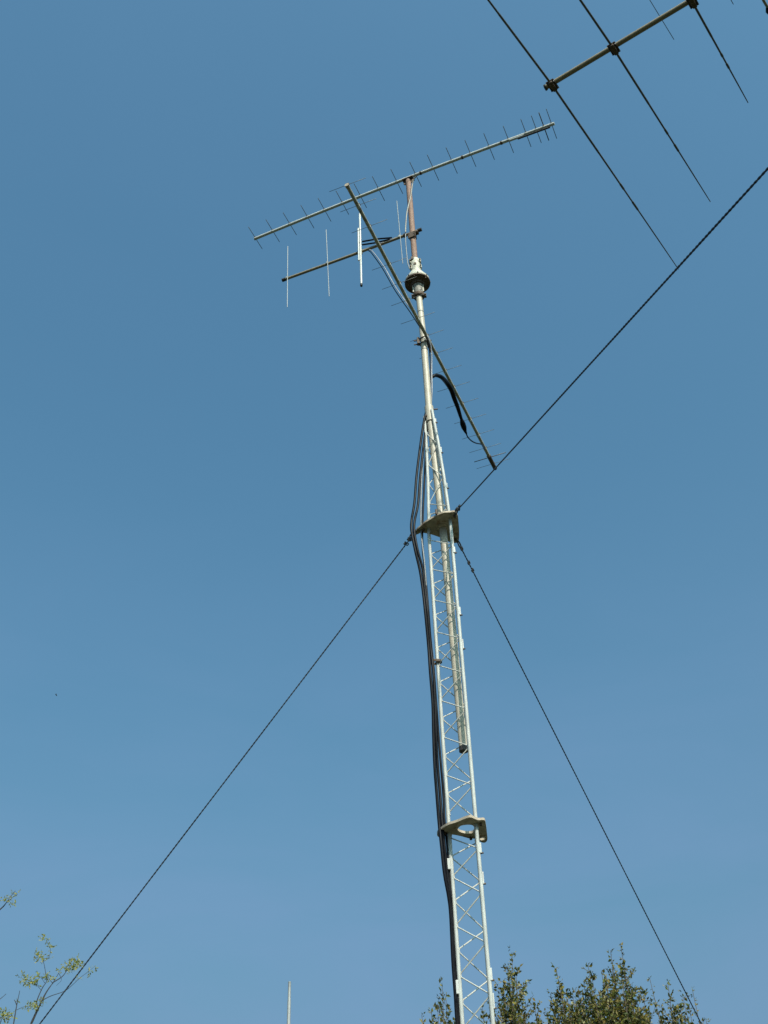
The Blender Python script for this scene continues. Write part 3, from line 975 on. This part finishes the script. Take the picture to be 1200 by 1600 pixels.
def bushy_tree(label, base, leaders, dist, dense, fork_h, trunk_r, bare=()):
    "leaders: (px, py, spread) tips of upright stems"
    root = thing("tree", (base.x, base.y, 0), label, "tree", "bushy trees behind the tower")
    tb = bmesh.new()
    fk = Vector((base.x, base.y, fork_h))
    tube(tb, [Vector((base.x, base.y, -0.1)), Vector((base.x + 0.03, base.y, fork_h * 0.5)), fk], [trunk_r * 1.25, trunk_r, trunk_r * 0.85], 12)
    lb = bmesh.new()
    for (x, y, sp_, dd) in leaders:
        tip = at_d(x, y + 6, dist + dd)
        drop = 2.3
        foot = tip.lerp(fk, min(0.9, drop / max(0.1, (tip - fk).length)))
        foot.x = tip.x * 0.75 + foot.x * 0.25
        foot.y = tip.y * 0.75 + foot.y * 0.25
        mid = tip.lerp(foot, 0.5) + Vector((rnd.uniform(-.06, .06), rnd.uniform(-.06, .06), 0))
        path = spline([fk + Vector((rnd.uniform(-1, 1), rnd.uniform(-1, 1), 0)) * (trunk_r * 0.4), foot, mid, tip], 10)
        n_ = len(path)
        tube(tb, path, [trunk_r * 0.4 * (1 - i / n_) ** 1.8 + 0.0025 for i in range(n_)], 6)
        top = path[10:]
        tot = 0
        cum = [0]
        for a, b in zip(top, top[1:]):
            tot += (b - a).length
            cum.append(tot)
        step = 0.030 / dense
        s = 0.0
        isbare = (x, y) in bare
        while s < tot:
            below_tip = s
            d_ = tot - s
            i = max(0, min(len(top) - 2, next((k for k in range(len(cum) - 1) if cum[k + 1] >= d_), len(cum) - 2)))
            f = (d_ - cum[i]) / max(1e-6, cum[i + 1] - cum[i])
            p = top[i].lerp(top[i + 1], f)
            clump = 0.35 + 1.0 * abs(math.sin(s * 8 + x)) ** 1.5          # twigs come in tufts
            tl = min(0.40, 0.035 + below_tip * 0.42) * sp_ * rnd.uniform(0.3, 1.5) * clump
            a = rnd.uniform(0, 2 * math.pi)
            dirv = Vector((math.cos(a), math.sin(a), rnd.uniform(0.1, 1.6))).normalized()
            if isbare and rnd.random() < 0.75:
                tl *= 0.5
            q = p + dirv * tl + Vector((0, 0, rnd.uniform(-.02, .02)))
            if tl > 0.05:
                tube(tb, [p, p.lerp(q, 0.5) + rv() * 0.008, q], [0.0030, 0.0024, 0.0016], 5)
            nl = max(1, int(tl / 0.0135))
            if isbare:
                nl = max(1, nl // 2)
            for k in range(nl):
                t = (k + rnd.random()) / nl
                if rnd.random() < 0.12:
                    continue
                pp_ = p.lerp(q, t)
                ld = (dirv * 0.5 + rv() * 0.9 + Vector((0, 0, 0.1)))
                l_ = rnd.uniform(0.027, 0.056)
                leaf(lb, pp_ + rv() * 0.010, ld, l_, l_ * rnd.uniform(0.24, 0.36))
            if rnd.random() < 0.8:
                l_ = rnd.uniform(0.022, 0.036)
                leaf(lb, q, dirv + rv() * 0.5, l_, l_ * 0.26)
            s += step * (1.0 if below_tip < 1.0 else 2.2) * rnd.uniform(0.7, 1.3)
    obj("trunk", tb, BARK, root)
    obj("crown", lb, LEAFA, root)

def inner(x0, x1, ytop, n_, jit, dd=0.5):
    out = []
    for i in range(n_):
        x = x0 + (x1 - x0) * (i + rnd.random()) / n_
        out.append((x, ytop(x) + rnd.uniform(0, jit), rnd.uniform(0.8, 1.2), rnd.uniform(-dd, dd)))
    return out
DT = 12.5
LA = [(659, 1579, .6, .1), (674, 1574, .6, .2), (690.5, 1530, .7, 0), (697, 1556, .9, .2), (684, 1562, .9, -.1), (753, 1563, .5, .3), (760, 1590, .8, 0), (800, 1482, .75, 0), (793, 1504, .8, .15), (806, 1512, .9, -.2), (786, 1532, .8, .1), (812, 1535, .9, .2), (780, 1552, .8, -.2), (798, 1545, 1.0, .3), (836, 1563, .7, .1), (842, 1580, .8, 0), (820, 1570, .9, -.2), (772, 1578, .8, .2), (710, 1585, 1, .2), (730, 1600, 1, .1)]
bA = at_d(760, 1700, DT)
bushy_tree("bushy olive-green tree directly behind the tower's foot, tips on both sides of it", bA, LA, DT, 1.0, 1.7, 0.10)
topB = lambda x: 1535 + abs(x - 945) * 0.55
LB = [(869, 1507, .6, 0), (876, 1530, 1.0, .1), (860, 1546, .7, .2), (866, 1570, .8, 0), (919, 1502, .7, .1), (925, 1520, .9, -.1), (912, 1527, .8, .2), (940, 1511, .6, .1), (954, 1479, .45, 0), (956, 1505, .7, .2), (969.5, 1469, .5, .1), (968, 1500, .8, -.2), (975, 1512, .8, .2), (985, 1532, .7, 0), (1003, 1538, .55, .1), (1008, 1575, .7, .2), (947, 1520, .9, -.3), (895, 1550, .9, .1), (903, 1540, .8, .3), (887, 1556, 1, -.2)] + inner(880, 1005, topB, 16, 30)
bB = at_d(938, 1700, DT + 0.3)
bushy_tree("tallest and densest bushy tree at the bottom right, between tower and right guy wire", bB, LB, DT + 0.3, 1.15, 1.8, 0.12)
LC = [(1015, 1522, .35, 0), (1043.5, 1530, .5, .1), (1046, 1555, .8, -.1), (1033, 1563, .8, .2), (1066, 1547, .55, .1), (1062, 1562, .9, 0), (1082, 1541, .4, .2), (1077, 1566, .5, .1), (1103, 1586, .5, 0), (1053, 1572, .8, .3), (1030, 1580, .8, .1), (1070, 1583, .8, -.2), (1088, 1596, .7, .1)]
bC = at_d(1055, 1700, DT + 0.8)
bushy_tree("thin sparse bushy tree under the right guy wire, with one nearly bare shoot", bC, LC, DT + 0.8, 0.85, 1.5, 0.08, bare=((1015, 1522),))

# sparse feathery tree at the lower left
DLT = 6.0
tr = Vector((-4.6, 5.6, 0))
root = thing("tree", tr, "sparse feathery tree with thin twigs and pale yellow-green leaves at the lower left", "tree")
tb = bmesh.new()
crown_fork = Vector((-3.6, 5.3, 2.6))
tube(tb, [tr - UP * 0.1, tr.lerp(crown_fork, 0.5) + Vector((0.1, 0, 0.1)), crown_fork], [0.12, 0.09, 0.07], 12)
def br(l, ra, rb_, frm=None, dist=DLT):
    pts = [at_d(x, y, dist + (o[0] if o else 0)) for x, y, *o in l]
    if frm is not None:
        pts = [frm] + pts
    sp_ = spline(pts, 5)
    n_ = len(sp_)
    tube(tb, sp_, [(ra + (rb_ - ra) * min(1, i / (n_ - 1) * 1.15)) * 0.6 for i in range(n_)], 6)
br([(30, 1640), (48, 1601), (60, 1575), (72, 1551), (83, 1535), (92, 1520)], 0.016, 0.0025, crown_fork)
br([(83, 1535), (97, 1526), (104, 1517), (112, 1506)], 0.0045, 0.0018)
br([(83, 1537), (78, 1531), (74, 1524)], 0.003, 0.0016)
br([(56, 1572), (59, 1560), (66, 1544), (73, 1532), (71, 1518), (68, 1503), (64, 1494)], 0.005, 0.0016)
br([(69, 1502), (76, 1496), (79, 1486), (77, 1478), (72, 1469)], 0.002, 0.001)
br([(65, 1548), (58, 1540), (50, 1536), (38, 1527)], 0.0022, 0.0012)
br([(70, 1536), (66, 1530), (60, 1524)], 0.002, 0.001)
br([(66, 1563), (80, 1556), (100, 1549), (112, 1540), (125, 1528), (138, 1518), (149, 1509)], 0.0035, 0.001)
br([(92, 1521), (96, 1531), (88, 1540)], 0.002, 0.001)
br([(14, 1640), (21, 1601), (25, 1577), (28, 1562), (31, 1548)], 0.008, 0.0022, crown_fork)
br([(26, 1570), (24, 1565), (22, 1562)], 0.004, 0.002)
br([(26, 1578), (38, 1573), (50, 1572), (58, 1567)], 0.002, 0.001)
br([(-60, 1640), (-20, 1575), (0, 1561), (9.5, 1553)], 0.007, 0.002, crown_fork)
br([(-80, 1500), (-30, 1445), (0, 1421), (8, 1413), (15, 1403), (24, 1392)], 0.010, 0.0022, crown_fork + UP * 0.1)
br([(11, 1410), (20, 1402), (28, 1397)], 0.002, 0.001)
br([(-20, 1640), (0, 1600), (2, 1590), (10, 1586), (18, 1588)], 0.006, 0.0015, crown_fork)
obj("trunk", tb, TWIG, root)
lb = bmesh.new()
def fluff(x, y, rx, ry, n_, dd=0.0):
    for _ in range(int(n_ * 0.9)):
        a, r_ = rnd.uniform(0, 2 * math.pi), math.sqrt(rnd.random())
        p = at_d(x + rx * r_ * math.cos(a), y + ry * r_ * math.sin(a), DLT + dd + rnd.uniform(-.06, .06))
        d0 = rv()
        for k in range(3):
            l_ = rnd.uniform(0.009, 0.0175)
            leaf(lb, p + d0 * (0.007 * k), d0 + rv() * 0.8, l_, l_ * 0.24)
for a in ((61, 1491, 7, 6, 26), (68, 1497, 3, 5, 8), (70, 1468, 6, 5, 13), (79, 1480, 5, 4, 11), (77, 1497, 4, 3, 4), (57, 1501, 4, 2, 3), (108, 1511, 9, 8, 44), (119, 1502, 8, 8, 34), (125, 1508, 4, 3, 8), (96, 1516, 4, 4, 5), (37, 1528, 6, 6, 22), (46, 1534, 8, 5, 26), (54, 1536, 4, 3, 12), (60, 1524, 8, 5, 12), (75, 1526, 6, 5, 22), (139, 1518, 5, 3, 6), (147, 1511, 4, 3, 4), (122, 1527, 4, 3, 4), (46, 1573, 8, 4, 16), (58, 1571, 8, 6, 22), (64, 1565, 5, 5, 10), (4, 1588, 7, 8, 30), (14, 1587, 6, 6, 18), (11, 1407, 7, 6, 14), (21, 1410, 5, 4, 6), (24, 1398, 8, 4, 8), (5, 1404, 4, 4, 4), (24, 1565, 3, 3, 3), (-12, 1580, 14, 14, 60), (-40, 1540, 25, 25, 60), (-60, 1620, 40, 20, 80), (40, 1650, 40, 20, 60)):
    fluff(*a)
obj("crown", lb, LEAFB, root)
